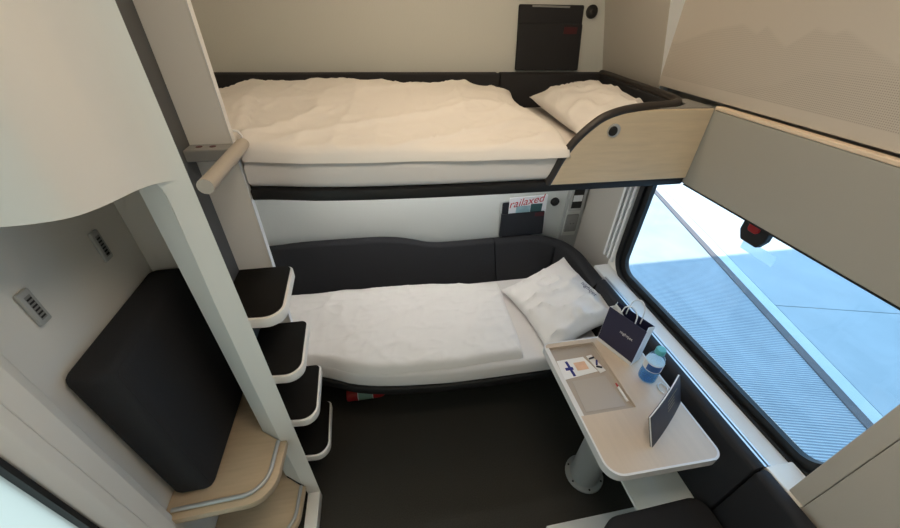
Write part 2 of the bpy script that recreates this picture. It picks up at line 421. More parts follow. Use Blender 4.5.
prof = [(-.062, .40), (-.062, .620), (-.054, .638), (-.038, .646), (-.012, .646), (0, .639), (0, .40)]
cpath = [(p.x, p.y) for p in smooth_path([(.581, 1.676, 0), (.70, 1.674, 0), (.80, 1.660, 0), (.890, 1.620, 0), (.960, 1.548, 0), (.996, 1.445, 0), (.998, 1.32, 0), (.996, 1.20, 0), (.995, 1.173, 0)], 5)]
cs = bm_sweep(cpath, prof)
for v in cs.verts:
    if v.co.z < .45 and v.index % 1 == 0 and v.co.y > 1.53 and v.co.x < .93: v.co.y -= .12*(1-sst(.80, .93, v.co.x))*(1 if v.co.y < 1.64 else 0)
    if v.co.z > .6: v.co.z += .016*min(1, max(0, (v.co.x-.6)/.3))
obj('backrest', cs, 'black_fabric', LB, smooth=40)
def wall_cushion(y0, y1, parent):
    pr = round_poly([(.925, .36), (.940, .690), (.974, .690), (.974, .36)], [.004, .022, .004, .004], 5)
    return obj('backrest', bm_prism(pr, y0, y1, 'y', .008), 'black_fabric_blue', parent, smooth=40)
wall_cushion(.930, 1.169, LB)

def bm_pad(plan_x0, plan_x1, yf, yb, z0, z1, nx=90, ny=44, amp=.004, seed=0, edge=.03, sag=None):
    """soft rectangular pad: wavy front, rounded edges, wrinkles"""
    bm = bmesh.new(); top = []
    for i in range(nx+1):
        x = plan_x0+(plan_x1-plan_x0)*i/nx; col = []
        y0 = yf(x)
        for j in range(ny+1):
            y = y0+(yb-y0)*j/ny
            d = min(x-plan_x0, plan_x1-x, y-y0, yb-y); t = min(1, max(0, d/edge)); h = math.sqrt(max(0, 1-(1-t)**2))
            w = noise.noise(Vector((x*3+seed, y*7, seed)))*amp + noise.noise(Vector((x*11+y*5, y*19+seed, 3)))*amp*.5
            s = sag(x, y) if sag else 0
            col.append(bm.verts.new((x, y, z0+(z1-z0+s)*h*(.85 if t < 1 else .85)+(z1-z0+s)*.15*min(1, t*1.0)+w*t)))
        top.append(col)
    for i in range(nx):
        for j in range(ny): bm.faces.new((top[i][j], top[i+1][j], top[i+1][j+1], top[i][j+1]))
    rim = [top[i][0] for i in range(nx+1)]+[top[nx][j] for j in range(1, ny+1)]+[top[i][ny] for i in range(nx-1, -1, -1)]+[top[0][j] for j in range(ny-1, 0, -1)]
    bm.faces.new(rim[::-1])
    bmesh.ops.recalc_face_normals(bm, faces=bm.faces[:]); return bm
def mattress(x0, x1, yb, dy, z0, z1, fn=None):
    pts = bed_plan(x0, x1, yb, dy, fn=fn)
    return bm_prism(round_poly(pts, [0]*len(pts)), z0, z1, 'z', .022, 4)
lm = obj('mattress', mattress(-.71, .92, 1.505, .004, .3785, .470), 'sheet', smooth=50)
tag(lm, 'sheeted white mattress lying on the lower bunk', 'mattress')

def ridge_noise(x, y, s, ax, ay, k):
    return (1-abs(noise.noise(Vector((x*ax+s, y*ay-s, s*1.7)))*2))**k
def duvet(x0, x1, yf, yb, zbase, hfun, nx=150, ny=80, seed=0, wr=.008, edge=.06, thin=.35):
    bm = bmesh.new(); top = []
    for i in range(nx+1):
        u = i/nx; col = []
        for j in range(ny+1):
            v = j/ny
            xw = x0+(x1(v)-x0)*u; y0 = yf(xw); y1 = yb(xw); y = y0+(y1-y0)*v
            d = min(x1(v)-xw if x1(v)-xw < .3 else 9, y-y0, y1-y, xw-x0+.03); t = min(1, max(0, d/edge))
            e = math.sqrt(max(0, 1-(1-t)**2))
            h = hfun(xw, y)
            rot = xw*.92+y*.38, -xw*.38+y*.92
            w = (ridge_noise(rot[0], rot[1], seed+.3, 2.2, 7.5, 3)-.35)*wr + (ridge_noise(xw, y, seed+5.1, 6, 3.0, 4)-.3)*wr*.55 + noise.noise(Vector((xw*2.3+seed, y*2.3, 1)))*wr*1.2 + (ridge_noise(xw+.3*y, y-.2*xw, seed+9.7, 9, 17, 5)-.25)*wr*.35 + (ridge_noise(xw-.8*y, y+.5*xw, seed+2.2, 12, 5, 6)-.2)*wr*.30
            col.append(bm.verts.new((xw+.006*noise.noise(Vector((y*7, seed, 2)))*(1-t), y+.006*noise.noise(Vector((xw*6, seed, 1)))*(1-t), zbase+h*(thin*min(1, t*3)**.5+(1-thin)*e)*1.0+w*min(1, t*1.2))))
        top.append(col)
    for i in range(nx):
        for j in range(ny): bm.faces.new((top[i][j], top[i+1][j], top[i+1][j+1], top[i][j+1]))
    rim = [top[i][0] for i in range(nx+1)]+[top[nx][j] for j in range(1, ny+1)]+[top[i][ny] for i in range(nx-1, -1, -1)]+[top[0][j] for j in range(ny-1, 0, -1)]
    bm.faces.new(rim[::-1])
    bmesh.ops.recalc_face_normals(bm, faces=bm.faces[:]); return bm
ld = obj('duvet', duvet(-.70, lambda v: .535+.02*v, lambda x: swave(max(-.7, x))+.002+.022*sst(-.3, .5, x), lambda x: 1.488-.055*sst(.0, .53, x), .4705,
        lambda x, y: .048+.018*sst(.9, 1.25, y)*(1-sst(1.3, 1.6, y)*.5), seed=3, wr=.010, edge=.045), 'linen', smooth=60)
tag(ld, 'crumpled white duvet spread over the lower bunk', 'duvet')

def pillow_bm(w, l, th, seed, nx=44, pinch=.05, wr=.006):
    bm = bmesh.new(); T = []; B = []
    for i in range(nx+1):
        a = []; b = []
        for j in range(nx+1):
            u = 2*i/nx-1; v = 2*j/nx-1
            e = ((1-abs(u)**2.6)*(1-abs(v)**2.6)); h = th/2*max(0, e)**.55
            su = u*(1-pinch*(1-v*v)*abs(u)**3*1.2); sv = v*(1-pinch*(1-u*u)*abs(v)**3*1.2)
            n1 = wr*(ridge_noise(u, v, seed, 1.6, 3.2, 3)-.3)*min(1, e*3)+wr*.6*noise.noise(Vector((u*3+seed, v*3, seed)))*min(1, e*3)
            a.append(bm.verts.new((su*w/2, sv*l/2, h+n1)))
            b.append(a[-1] if i in (0, nx) or j in (0, nx) else bm.verts.new((su*w/2, sv*l/2, -h*.9)))
        T.append(a); B.append(b)
    for i in range(nx):
        for j in range(nx):
            bm.faces.new((T[i][j], T[i+1][j], T[i+1][j+1], T[i][j+1]))
            f = (B[i][j], B[i][j+1], B[i+1][j+1], B[i+1][j])
            bm.faces.new(f)
    bmesh.ops.recalc_face_normals(bm, faces=bm.faces[:]); return bm
LPM = frame_mx((.775, 1.185, .560), (.92, .16, .34), (-.06, 1, .05))
lp = pillow_bm(.385, .47, .135, 2.0, pinch=.09, wr=.016); bmesh.ops.transform(lp, matrix=LPM, verts=lp.verts[:])
LP = thing('pillow', (.78, 1.2, .47), 'white pillow with small printed word leaning in the lower bunk corner', 'pillow')
obj('cushion_body', lp, 'linen', LP, smooth=60)

# ---- upper bunk
UB = thing('upper_bunk', (.1, 1.3, 1.24), 'upper bunk with black rim and pale wooden side guard', 'bunk bed')
def uwave(x): return 1.0575 if x < -.374 else .977+(swave(x)-.928)*.42
upts = [(x, uwave(x)) for x in [-.72, -.3745, -.3735]+[-.36+i*.04 for i in range(32)]]+[(.98, .978), (.98, 1.676), (-.72, 1.676)]
obj('bed_frame', bm_prism(upts, 1.238, 1.272, 'z', .006), 'black_plastic', UB, smooth=40)
obj('back_panel', bm_box(-.72, .519, 1.62, 1.677, 1.272, 1.480, .008), 'black_fabric', UB, smooth=40)
obj('back_panel', bm_box(.522, 1.0, 1.62, 1.677, 1.272, 1.480, .008), 'black_fabric', UB, smooth=40)
sp = [(1.0, 1.618), (.975, 1.618), (.945, 1.40), (.925, 1.20), (.91, 1.10), (.88, 1.05), (.82, 1.025), (.82, 1.012), (.93, 1.012), (1.0, 1.06)]
obj('side_panel', bm_prism(sp, 1.272, 1.478, 'z', .004), 'black_fabric', UB)
gp = [(.506, 1.272), (.516, 1.290), (.532, 1.333), (.558, 1.378), (.587, 1.412), (.624, 1.444), (.652, 1.458), (.69, 1.468), (.741, 1.474), (.787, 1.477), (.9855, 1.477), (.9855, 1.262), (.85, 1.262), (.70, 1.262), (.506, 1.262)]
obj('guard_panel', bm_prism(gp, .976, 1.010, 'y', .002), 'wood_light', UB)
rim = smooth_path([(.500, .985, 1.262), (.512, .985, 1.292), (.530, .985, 1.338), (.556, .985, 1.384), (.587, .985, 1.420), (.624, .985, 1.451), (.655, .985, 1.466), (.70, .987, 1.477), (.76, .992, 1.483), (.83, 1.000, 1.485), (.885, 1.020, 1.485), (.918, 1.060, 1.485), (.935, 1.13, 1.485), (.95, 1.25, 1.484), (.965, 1.40, 1.483), (.985, 1.56, 1.482), (.99, 1.64, 1.48)], 5)
obj('rim_trim', bm_tube(rim, .0125, 10), 'brown_trim', UB, smooth=60)
obj('corner_cover', bm_prism([(.80, .985), (.985, .985), (.99, 1.10), (.945, 1.10), (.93, 1.03), (.87, .995)], 1.4775, 1.481, 'z'), 'grey_plastic', UB)
lt = obj('latch', bm_lathe([(.019, .970), (.019, .976), (.012, .9765)], (.671, 0, 1.424), 24, 'y'), 'alu', UB, smooth=40)
obj('latch_knob', bm_lathe([(.012, .966), (.014, .969), (.014, .9705)], (.667, 0, 1.423), 20, 'y'), 'dark', lt)
um = obj('mattress', mattress(-.71, .80, 1.612, .006, 1.2725, 1.352, uwave), 'sheet', smooth=50)
tag(um, 'sheeted white mattress lying on the upper bunk', 'mattress')
ud = obj('duvet', duvet(-.70, lambda v: .548+.030*math.sin(v*7)+.015*v, lambda x: uwave(max(-.7, x))+(.010 if x < -.37 else -.003)-.012*sst(.1, .5, x), lambda x: 1.605, 1.3525,
        lambda x, y: (.046+.065*sst(.95, 1.45, y))*(1-.22*sst(.30, .56, x))*(1-.30*sst(-.40, -.60, x))+.012*noise.noise(Vector((x*3, y*2, 4))), seed=7, wr=.0125, edge=.07), 'linen', smooth=60)
tag(ud, 'thick rumpled white duvet on the upper bunk', 'duvet')
up = pillow_bm(.295, .49, .110, 6.0, wr=.012)
bmesh.ops.transform(up, matrix=frame_mx((.775, 1.31, 1.416), (.94, -.02, .16), (0, 1, .04)), verts=up.verts[:])
uo = obj('pillow', up, 'linen', smooth=60)
tag(uo, 'white pillow tucked behind the wooden guard of the upper bunk', 'pillow')

# overhead box above the window
OB = thing('overhead_box', (1.03, .3, 1.24), 'long grey overhead box above the carriage window', 'overhead box')
obj('body', bm_box(.9865, 1.058, -.398, 1.05, 1.242, 1.474, .002), 'grey_box', OB)
obj('top_strip', bm_box(.984, 1.005, -.398, .9755, 1.4745, 1.486, .003), 'edge_cream', OB)
obj('bottom_seal', bm_box(.985, 1.05, -.398, .9755, 1.2385, 1.2418), 'rubber', OB)
HM = thing('hammer_holder', (1.045, .72, 1.16), 'black emergency hammer holder with red centre under the grey box', 'hammer holder')
hp = round_poly([(.768, 1.237), (.768, 1.185), (.752, 1.158), (.698, 1.158), (.684, 1.185), (.684, 1.237)], .008, 3)
obj('holder', bm_prism(hp, 1.040, 1.062, 'x', .004), 'black_plastic', HM)
obj('hammer_head', bm_prism(round_poly([(.742, 1.236), (.742, 1.196), (.708, 1.196), (.708, 1.236)], .010, 4), 1.030, 1.0398, 'x', .003), 'red', HM)

# ================================================================== WALL POCKETS, LAMPS, SOCKET
PU = thing('wall_pocket', (.73, 1.68, 1.49), 'empty black fabric pocket on the wall above the upper bunk', 'wall pocket')
obj('back_board', bm_prism(round_poly([(.600, 1.4865), (.585, 1.718), (.863, 1.721), (.882, 1.4865)], .006, 2), 1.672, 1.6798, 'y', .002), 'black_fabric', PU)
obj('pouch', bm_prism(round_poly([(.596, 1.4865), (.588, 1.655), (.866, 1.658), (.886, 1.4865)], .006, 2), 1.660, 1.6718, 'y', .004), 'black_fabric', PU)
obj('pull_tab', bm_box(.786, .845, 1.6585, 1.6598, 1.622, 1.646), 'dark_red', PU)
obj('top_clip', bm_box(.640, .80, 1.668, 1.6718, 1.710, 1.717, .001), 'grey_plastic', PU)
PL = thing('wall_pocket', (.74, 1.68, .61), 'charcoal wall pocket holding a magazine above the lower bunk', 'wall pocket')
obj('back_board', bm_prism(round_poly([(.612, .656), (.602, .864), (.862, .868), (.878, .656)], [.004, .02, .02, .004], 4), 1.670, 1.6798, 'y', .002), 'light_grey', PL)
obj('liner', bm_prism(round_poly([(.622, .66), (.614, .858), (.850, .862), (.864, .66)], .008, 3), 1.667, 1.6698, 'y'), 'black_fabric_blue', PL)
obj('pouch', bm_prism(round_poly([(.622, .656), (.613, .798), (.856, .803), (.868, .656)], .006, 3), 1.648, 1.656, 'y', .003), 'black_fabric_blue', PL)
obj('pouch_side', bm_box(.612, .622, 1.650, 1.6668, .656, .796, .002), 'black_fabric_blue', PL)
obj('pull_tab', bm_box(.800, .853, 1.6465, 1.6478, .775, .797), 'dark_red', PL)
MG = thing('magazine', (.75, 1.66, .66), 'white magazine with red handwriting title standing in the wall pocket', 'magazine')
obj('cover', bm_prism([(.655, .67), (.650, .886), (.862, .893), (.866, .67)], 1.658, 1.6665, 'y'), 'white_paper', MG)
obj('photo', bm_box(.690, .770, 1.6572, 1.6579, .70, .838), 'teal_print', MG)
obj('photo', bm_box(.772, .838, 1.6572, 1.6579, .70, .846), 'teal_dark', MG)
text_obj('title', 'railaxed', .062, frame_mx((.742, 1.6568, .862), (1, 0, .16), (0, 0, 1)), 'red_ink', MG, shear=.35)
def reading_lamp(x, z, label):
    r = thing('reading_lamp', (x, 1.68, z), label, 'reading lamp')
    obj('bezel', bm_lathe([(.024, 1.6798), (.024, 1.670), (.020, 1.666), (.015, 1.666)], (x, 0, z), 24, 'y'), 'black_plastic', r, smooth=40)
    obj('lens', bm_lathe([(.0145, 1.6655), (.009, 1.662)], (x, 0, z), 20, 'y'), 'black_plastic', r)
reading_lamp(.902, 1.700, 'small round black reading lamp beside the upper pocket')
reading_lamp(.918, .842, 'small round black reading lamp beside the lower pocket')
SK = thing('socket_panel', (1.04, 1.67, .66), 'grey power socket below a card reader in the bunk corner', 'socket')
obj('socket_plate', bm_prism(round_poly([(1.005, .650), (1.005, .760), (1.078, .760), (1.078, .650)], .006, 3), 1.660, 1.6688, 'y', .002), 'grey_plastic', SK)
sk = obj('socket_well', bm_lathe([(.024, 1.6598), (.024, 1.6585), (.019, 1.6582)], (1.043, 0, .704), 20, 'y'), 'grey_plastic', SK)
for dx in (-.008, .008): obj('pin_hole', bm_lathe([(.003, 1.6581), (.003, 1.6578)], (1.043+dx, 0, .704), 8, 'y'), 'dark', sk)
obj('reader_frame', bm_prism(round_poly([(.998, .785), (.998, .93), (1.088, .93), (1.088, .785)], .010, 3), 1.658, 1.6688, 'y', .003), 'rail_grey', SK)
rd = obj('reader_face', bm_box(1.012, 1.072, 1.6565, 1.6578, .803, .915), 'dark', SK)
obj('reader_strip', bm_box(1.014, 1.068, 1.6552, 1.6563, .845, .882), 'white_paper', rd)

# ================================================================== LADDER
LD = thing('ladder', (-.42, .9, 0), 'built-in white ladder with four black-topped steps up to the upper bunk', 'ladder')
sideP = bm_box(-.724, -.381, 1.035, 1.053, 0, 2.195, .002)
obj('far_panel', sideP, 'panel_white', LD)
obj('edge_strip', bm_box(-.3808, -.378, 1.033, 1.055, 0, 2.195, .0008), 'white_paper', LD)
obj('well_back', bm_box(-.492, -.482, .806, 1.0348, 0, 2.195), 'well_grey', LD)
def step_plan(inset=0):
    i = inset
    return round_poly([(-.4815+i*.2, .800+i), (-.305-i, .785+i), (-.316-i, 1.0345-i*.3), (-.4815+i*.2, 1.0345-i*.3)], [0, .05-i*.6, .022-i*.3, 0], 8)
body_me = tread_me = None
for k in range(4):
    z = 1.0-.25*k
    if k == 0:
        b = obj('step', bm_prism(step_plan(), -.034, 0, 'z', .003), 'panel_white', None, smooth=40)
        t = obj('tread', bm_prism(step_plan(.007), .0003, .003, 'z', .001), 'tread', None, smooth=40)
        body_me, tread_me = b.data, t.data
    else:
        b = D.objects.new('step', body_me); COL.objects.link(b); t = D.objects.new('tread', tread_me); COL.objects.link(t)
    b.parent = LD; b.location = Vector((0, 0, z))-LD.location; t.parent = b
# grab bar at the top, with bracket
GB = obj('grab_bar', bm_tube([(-.352, 1.030, 1.402), (-.352, 1.01, 1.402), (-.352, .78, 1.402), (-.352, .752, 1.402)], [.014, .016, .016, .016], 16), 'handle_beige', LD, smooth=40)
obj('bracket', bm_box(-.481, -.362, .985, 1.0345, 1.372, 1.402, .003), 'grey_plastic', GB)
for x_ in (-.452, -.420): obj('screw', bm_lathe([(.008, 1.4021), (.0075, 1.4028), (.004, 1.403)], (x_, 1.012, 0), 12), 'dark_red', GB)
obj('hook', bm_tube([(-.379, 1.044, 1.40), (-.372, 1.044, 1.398), (-.360, 1.044, 1.404), (-.355, 1.044, 1.417), (-.361, 1.044, 1.429), (-.373, 1.044, 1.432)], .003, 8), 'white_paper', LD, smooth=60)

# ================================================================== NICHE UNIT beside the door
NU = thing('storage_niche', (-.55, .68, 0), 'tall white rounded storage unit with open niche between ladder and door', 'storage unit')
plan = [(p.x, p.y) for p in smooth_path([(-.372, .748, 0), (-.39, .7475, 0), (-.41, .744, 0), (-.430, .731, 0), (-.446, .706, 0), (-.457, .675, 0), (-.470, .641, 0), (-.489, .613, 0), (-.516, .599, 0), (-.556, .591, 0), (-.62, .589, 0), (-.72, .589, 0)], 4)]
obj('upper_shell', bm_prism(plan+[(-.72, .765), (-.412, .765)], 1.42, 2.195, 'z'), 'panel_white', NU, smooth=60)
post = [(-.372, 0), (-.372, 1.42), (-.449, 1.42), (-.441, 1.4195), (-.433, 1.414), (-.4265, 1.400), (-.4245, 1.37), (-.426, 1.30), (-.431, 1.1), (-.433, .8), (-.431, .4), (-.421, 0)]
pb = bm_prism(post, .748, .774, 'y')
for v in pb.verts:
    if v.co.y > .76 and v.co.x > -.38: v.co.x = -.412
obj('post', pb, 'panel_white', NU, smooth=30)
obj('post_return', bm_prism([(-.428, .7495), (-.501, .800), (-.499, .803), (-.424, .7545)], .125, 1.4195, 'z'), 'panel_white', NU)
def shelf(z0, z1, grow, name):
    r = round_poly([(-.724, .552-grow), (-.418+grow, .560-grow), (-.410+grow, .747), (-.431, .7475), (-.504, .800), (-.504, 1.034), (-.724, 1.034)], [0, .085, 0, 0, 0, 0, 0], 10)
    return obj(name, bm_prism(r, z0, z1, 'z', .003), 'wood', NU, smooth=40)
s1 = shelf(.436, .466, 0, 'shelf')
rl = round_poly([(-.70, .575), (-.441, .583), (-.434, .742), (-.70, .742)], [0, .075, 0, 0], 10)
obj('shelf_rail', bm_tube([(a, b, .478) for a, b in rl if not (a < -.69 and b > .7)], .0065, 8), 'rail_grey', s1, smooth=60)
s2 = shelf(.09, .12, -.008, 'lower_shelf')
obj('shelf_rail', bm_tube([(a+.004, b-.0, .133) for a, b in rl if not (a < -.69 and b > .7)], .0065, 8), 'rail_grey', s2, smooth=60)
obj('low_slab', bm_box(-.421, -.372, .42, .7475, .0, .05, .003), 'panel_white', NU)
for y_ in (.683, .915):
    vt = thing('wall_vent', (-.725, y_, 1.15), 'small slotted grey vent in the niche wall near the ' + ('door' if y_ < .8 else 'ladder'), 'vent', 'vents in the niche wall')
    obj('vent_frame', bm_box(-.7248, -.7155, y_-.015, y_+.015, 1.150, 1.233, .004), 'light_grey', vt, smooth=40)
    gr = obj('vent_grille', bm_box(-.7165, -.7150, y_-.007, y_+.007, 1.162, 1.221), 'grey_plastic', vt)
    for k in range(6): obj('slot', bm_box(-.7152, -.7146, y_-.006, y_+.006, 1.166+k*.009, 1.170+k*.009), 'dark', gr)
# leaning cushion
cb = bm_box(-.055, .060, -.207, .207, 0, .575, .028, 5)
CM = Matrix.Translation((-.657, .823, .4668)) @ Matrix.Rotation(math.radians(-1.5), 4, 'Y')
bmesh.ops.transform(cb, matrix=CM, verts=cb.verts[:])
CU = thing('seat_cushion', (-.66, .83, .467), 'thick black fabric cushion standing upright on the wooden niche shelf', 'cushion')
obj('cushion_body', cb, 'black_fabric', CU, smooth=60)
loop = round_poly([(-.196, .012), (.196, .012), (.196, .563), (-.196, .563)], .02, 4)
obj('piping', bm_tube([CM @ Vector((.0535, a, b)) for a, b in loop], .0016, 6, True), 'black_fabric', CU)

# ================================================================== TABLE
TB = thing('table', (.775, .64, 0), 'small fixed table with pale wood top, white edge and grey pedestal', 'table')
tp = round_poly([(.545, .368), (.906, .362), (.906, .862), (.545, .862)], [.05, .035, .02, .022], 8)
rec = [(.572, .556), (.745, .556), (.745, .832), (.572, .832)]
# top with a recessed tray: ring of wood around the tray opening, built from strips
ZT = .66
edge_in = round_poly([(.551, .374), (.900, .368), (.900, .856), (.551, .856)], [.045, .03, .015, .017], 8)
obj('edge_band', bm_ring(tp, edge_in, ZT-.03, ZT+.001, 'z'), 'table_edge', TB, smooth=40)
q = [p for p in edge_in]
near = [p for p in q if p[1] < .556]; near = sorted(near, key=lambda p: 0)
def clip(poly, f):          # keep the half plane f(p) >= 0
    o = []
    for i, p in enumerate(poly):
        r = poly[i-1]; fp, fr = f(p), f(r)
        if fp*fr < 0: t = fr/(fr-fp); o.append((r[0]+(p[0]-r[0])*t, r[1]+(p[1]-r[1])*t))
        if fp >= 0: o.append(p)
    return o
A_ = clip(edge_in, lambda p: .556-p[1])
B_ = clip(clip(edge_in, lambda p: p[1]-.556), lambda p: p[0]-.745)
C_ = clip(clip(clip(edge_in, lambda p: p[1]-.556), lambda p: .745-p[0]), lambda p: p[1]-.838)
D_ = clip(clip(clip(edge_in, lambda p: p[1]-.556), lambda p: .562-p[0]), lambda p: .838-p[1])
for P_ in (A_, B_, C_): obj('table_top', bm_prism(P_, ZT-.028, ZT, 'z'), 'table_wood', TB)
obj('tray_rim', bm_prism(D_, ZT-.028, ZT, 'z'), 'table_edge', TB)
obj('tray_floor', bm_box(.5622, .7448, .5562, .8378, ZT-.028, ZT-.012), 'tray', TB)
pd = obj('pedestal', bm_lathe([(.062, .012), (.060, .06), (.056, .3), (.054, .631)], (.775, .64, 0), 28), 'pedestal', TB, smooth=40)
fl = obj('foot_flange', bm_lathe([(.082, 0), (.082, .010), (.079, .013), (.05, .0135)], (.775, .64, 0), 32), 'pedestal', TB, smooth=40)
for k in range(6):
    a = math.radians(20+60*k); obj('bolt', bm_lathe([(.0045, .0135), (.004, .016)], (.775+.072*math.cos(a), .64+.072*math.sin(a), 0), 8), 'dark', fl)

# bag
BG = thing('paper_bag', (.83, .77, .66), 'dark navy paper gift bag with white string handles on the table', 'paper bag')
bo = Vector((.766, .846, .661)); bx = Vector((.056, -.136, 0)).normalized(); by = Vector((.925, .38, 0)).normalized(); bz = Vector((0, 0, 1))
def bagpt(u, v, w): return bo+bx*u+by*v+bz*w
BWd, BDp, BH = .147, .052, .174
def bag_sheet(pts, th=.0012):
    bm = bmesh.new(); v = [bm.verts.new(p) for p in pts]; f = bm.faces.new(v)
    r = bmesh.ops.extrude_face_region(bm, geom=[f]); n = f.normal
    f.normal_update(); nv = [e for e in r['geom'] if isinstance(e, bmesh.types.BMVert)]
    for e in nv: e.co += f.normal*th
    bmesh.ops.recalc_face_normals(bm, faces=bm.faces[:]); return bm
obj('front_panel', bag_sheet([bagpt(0, 0, .016), bagpt(BWd, 0, .016), bagpt(BWd, .001, BH), bagpt(0, .001, BH)]), 'navy', BG)
obj('base_band', bag_sheet([bagpt(0, 0, 0), bagpt(BWd, 0, 0), bagpt(BWd, 0, .0155), bagpt(0, 0, .0155)]), 'table_edge', BG)
obj('back_panel', bag_sheet([bagpt(0, BDp, 0), bagpt(BWd, BDp, 0), bagpt(BWd, BDp-.004, BH), bagpt(0, BDp-.004, BH)]), 'navy', BG)
for u in (0, BWd):
    s = -1 if u else 1
    obj('side_panel', bag_sheet([bagpt(u, .001, 0), bagpt(u, BDp/2, 0), bagpt(u+s*.008, BDp/2, BH), bagpt(u, .002, BH)]), 'white_paper', BG)
    obj('side_panel', bag_sheet([bagpt(u, BDp/2, 0), bagpt(u, BDp, 0), bagpt(u, BDp-.004, BH), bagpt(u+s*.008, BDp/2, BH)]), 'white_paper', BG)
obj('bottom', bag_sheet([bagpt(0.001, .001, 0.001), bagpt(BWd-.001, .001, .001), bagpt(BWd-.001, BDp-.001, .001), bagpt(.001, BDp-.001, .001)]), 'white_paper', BG)
for v0, tall in ((.004, .050), (BDp-.008, .062)):
    pth = smooth_path([bagpt(.045, v0, BH-.022), bagpt(.046, v0, BH+.01), bagpt(.052, v0, BH+tall*.75), bagpt(.0735, v0+.004, BH+tall), bagpt(.096, v0, BH+tall*.75), bagpt(.101, v0, BH+.01), bagpt(.102, v0, BH-.022)], 5)
    obj('string_handle', bm_tube(pth, .0022, 8), 'white_paper', BG, smooth=60)
tb = bmesh.new(); vs_ = [tb.verts.new(bagpt(*p)) for p in ((.004, .012, BH-.03), (.05, .01, BH-.02), (.03, .02, BH+.004), (.010, .016, BH+.016), (.012, .035, BH-.02), (.045, .036, BH-.03))]
for f in ((0, 1, 2, 3), (4, 3, 2, 5), (0, 3, 4), (1, 5, 2)): tb.faces.new([vs_[i] for i in f])
bmesh.ops.recalc_face_normals(tb, faces=tb.faces[:])
obj('tissue', tb, 'white_paper', BG)
text_obj('logo', 'nightjet', .017, frame_mx(bagpt(.093, -.0016, .108), bx, bz), 'white_paper', BG)

# bottle
BT = thing('water_bottle', (.850, .655, .66), 'small clear water bottle with blue label on the table', 'bottle')
bc = (.850, .655, .661)
obj('body', bm_lathe([(.024, 0), (.029, .004), (.0295, .03), (.0285, .045), (.0295, .06), (.0295, .092), (.026, .108), (.016, .124), (.0125, .128)], bc, 24), 'pet', BT, smooth=50)
obj('water', bm_lathe([(.022, .003), (.027, .006), (.0275, .03), (.0265, .045), (.0275, .058)], bc, 24), 'water', BT, smooth=50)
lb = obj('label_band', bm_lathe([(.0298, .058), (.0300, .060), (.0300, .090), (.0298, .092)], bc, 24), 'white_paper', BT, smooth=50)
obj('label_print', bm_prism([(bc[0]+.0304*math.cos(a), bc[1]+.0304*math.sin(a)) for a in [math.radians(190+i*10) for i in range(10)]]+[(bc[0]+.0296*math.cos(a), bc[1]+.0296*math.sin(a)) for a in [math.radians(280-i*10) for i in range(10)]], bc[2]+.062, bc[2]+.088, 'z'), 'label_blue', lb)
obj('cap', bm_lathe([(.0155, .128), (.0160, .130), (.0160, .145), (.0145, .148), (.008, .1485)], bc, 20), 'cap_teal', BT, smooth=40)

# menu folder standing on the table
CP1 = Vector((.710, .430, .661)); CP2 = Vector((.898, .549, .661)); ct = (CP2-CP1).normalized(); cn = Vector((-ct.y, ct.x, 0))
cup = (Vector((0, 0, 1))*.107+cn*.042).normalized(); CH = .112; CL = (CP2-CP1).length
MC = thing('menu_folder', CP1, 'dark menu folder propped up leaning on the table end', 'menu')
def slab_bm(o, a, la, b, lb, th, bend=0):
    n = a.cross(b).normalized(); bm = bmesh.new(); k = 8; V = []
    for i in range(k+1):
        t = i/k; off = n*(bend*4*t*(1-t))
        V.append([bm.verts.new(o+a*la*t+off+b*w+n*h) for w, h in ((0, 0), (lb, 0), (lb, th), (0, th))])
    for A, B in zip(V, V[1:]):
        for j in range(4): bm.faces.new((A[j], A[(j+1) % 4], B[(j+1) % 4], B[j]))
    bm.faces.new(V[0][::-1]); bm.faces.new(V[-1]); bmesh.ops.recalc_face_normals(bm, faces=bm.faces[:]); return bm
nrm = ct.cross(cup).normalized()
obj('cover', slab_bm(CP1+nrm*.004, ct, CL, cup, CH, .0012, .004), 'card_cover', MC)
obj('pages', slab_bm(CP1+nrm*.0, ct, CL*.995, cup, CH*.995, .0038, .004), 'white_paper', MC)
obj('cover', slab_bm(CP1-nrm*.0016, ct, CL, cup, CH, .0012, .004), 'card_cover', MC)
for k in range(4):
    c0 = CP1+nrm*.0056+ct*(.11)+cup*(.085-.012*k)
    obj('print_line', slab_bm(c0+nrm*.0034, ct, .05 if k else .075, cup, .0035, .0003), 'gold', MC)

# tray contents
PC = thing('postcard', (.63, .74, .65), 'white card with a blue cross lying in the table tray', 'postcard')
pq = [(.571, .782), (.678, .785), (.701, .715), (.566, .700)]
ZR = ZT-.0118
obj('card', bm_prism(pq, ZR, ZR+.0012, 'z'), 'white_paper', PC)
ex = Vector((.107, .003, 0)).normalized(); ey = Vector((.0, 1, 0)); oc = Vector((.606, .741, ZR+.0013))
def flat_bar(c, ax, L, wd, m, nm, th=.0004):
    ax = ax.normalized(); n = Vector((-ax.y, ax.x, 0)); bm = bmesh.new()
    P = [(c+ax*s*L/2+n*t*wd/2) for s, t in ((-1, -1), (1, -1), (1, 1), (-1, 1))]
    return obj(nm, bm_prism([(p.x, p.y) for p in P], c.z, c.z+th, 'z'), m, PC)
flat_bar(oc, Vector((-.06, 1, 0)), .066, .010, 'flag_blue', 'cross_bar')
flat_bar(oc+Vector((-.004, 0, .0005)), ex, .030, .012, 'flag_blue', 'cross_bar')
flat_bar(oc+Vector((.045, .006, 0)), ex, .045, .035, 'peach', 'print')
EP = thing('earplug_pack', (.705, .745, .65), 'small clear packet with dark and white bits beside the postcard', 'packet')
obj('pouch', bm_prism([(.690, .785), (.712, .788), (.730, .712), (.704, .705)], ZR+.0013, ZR+.004, 'z', .001), 'white_paper', EP)
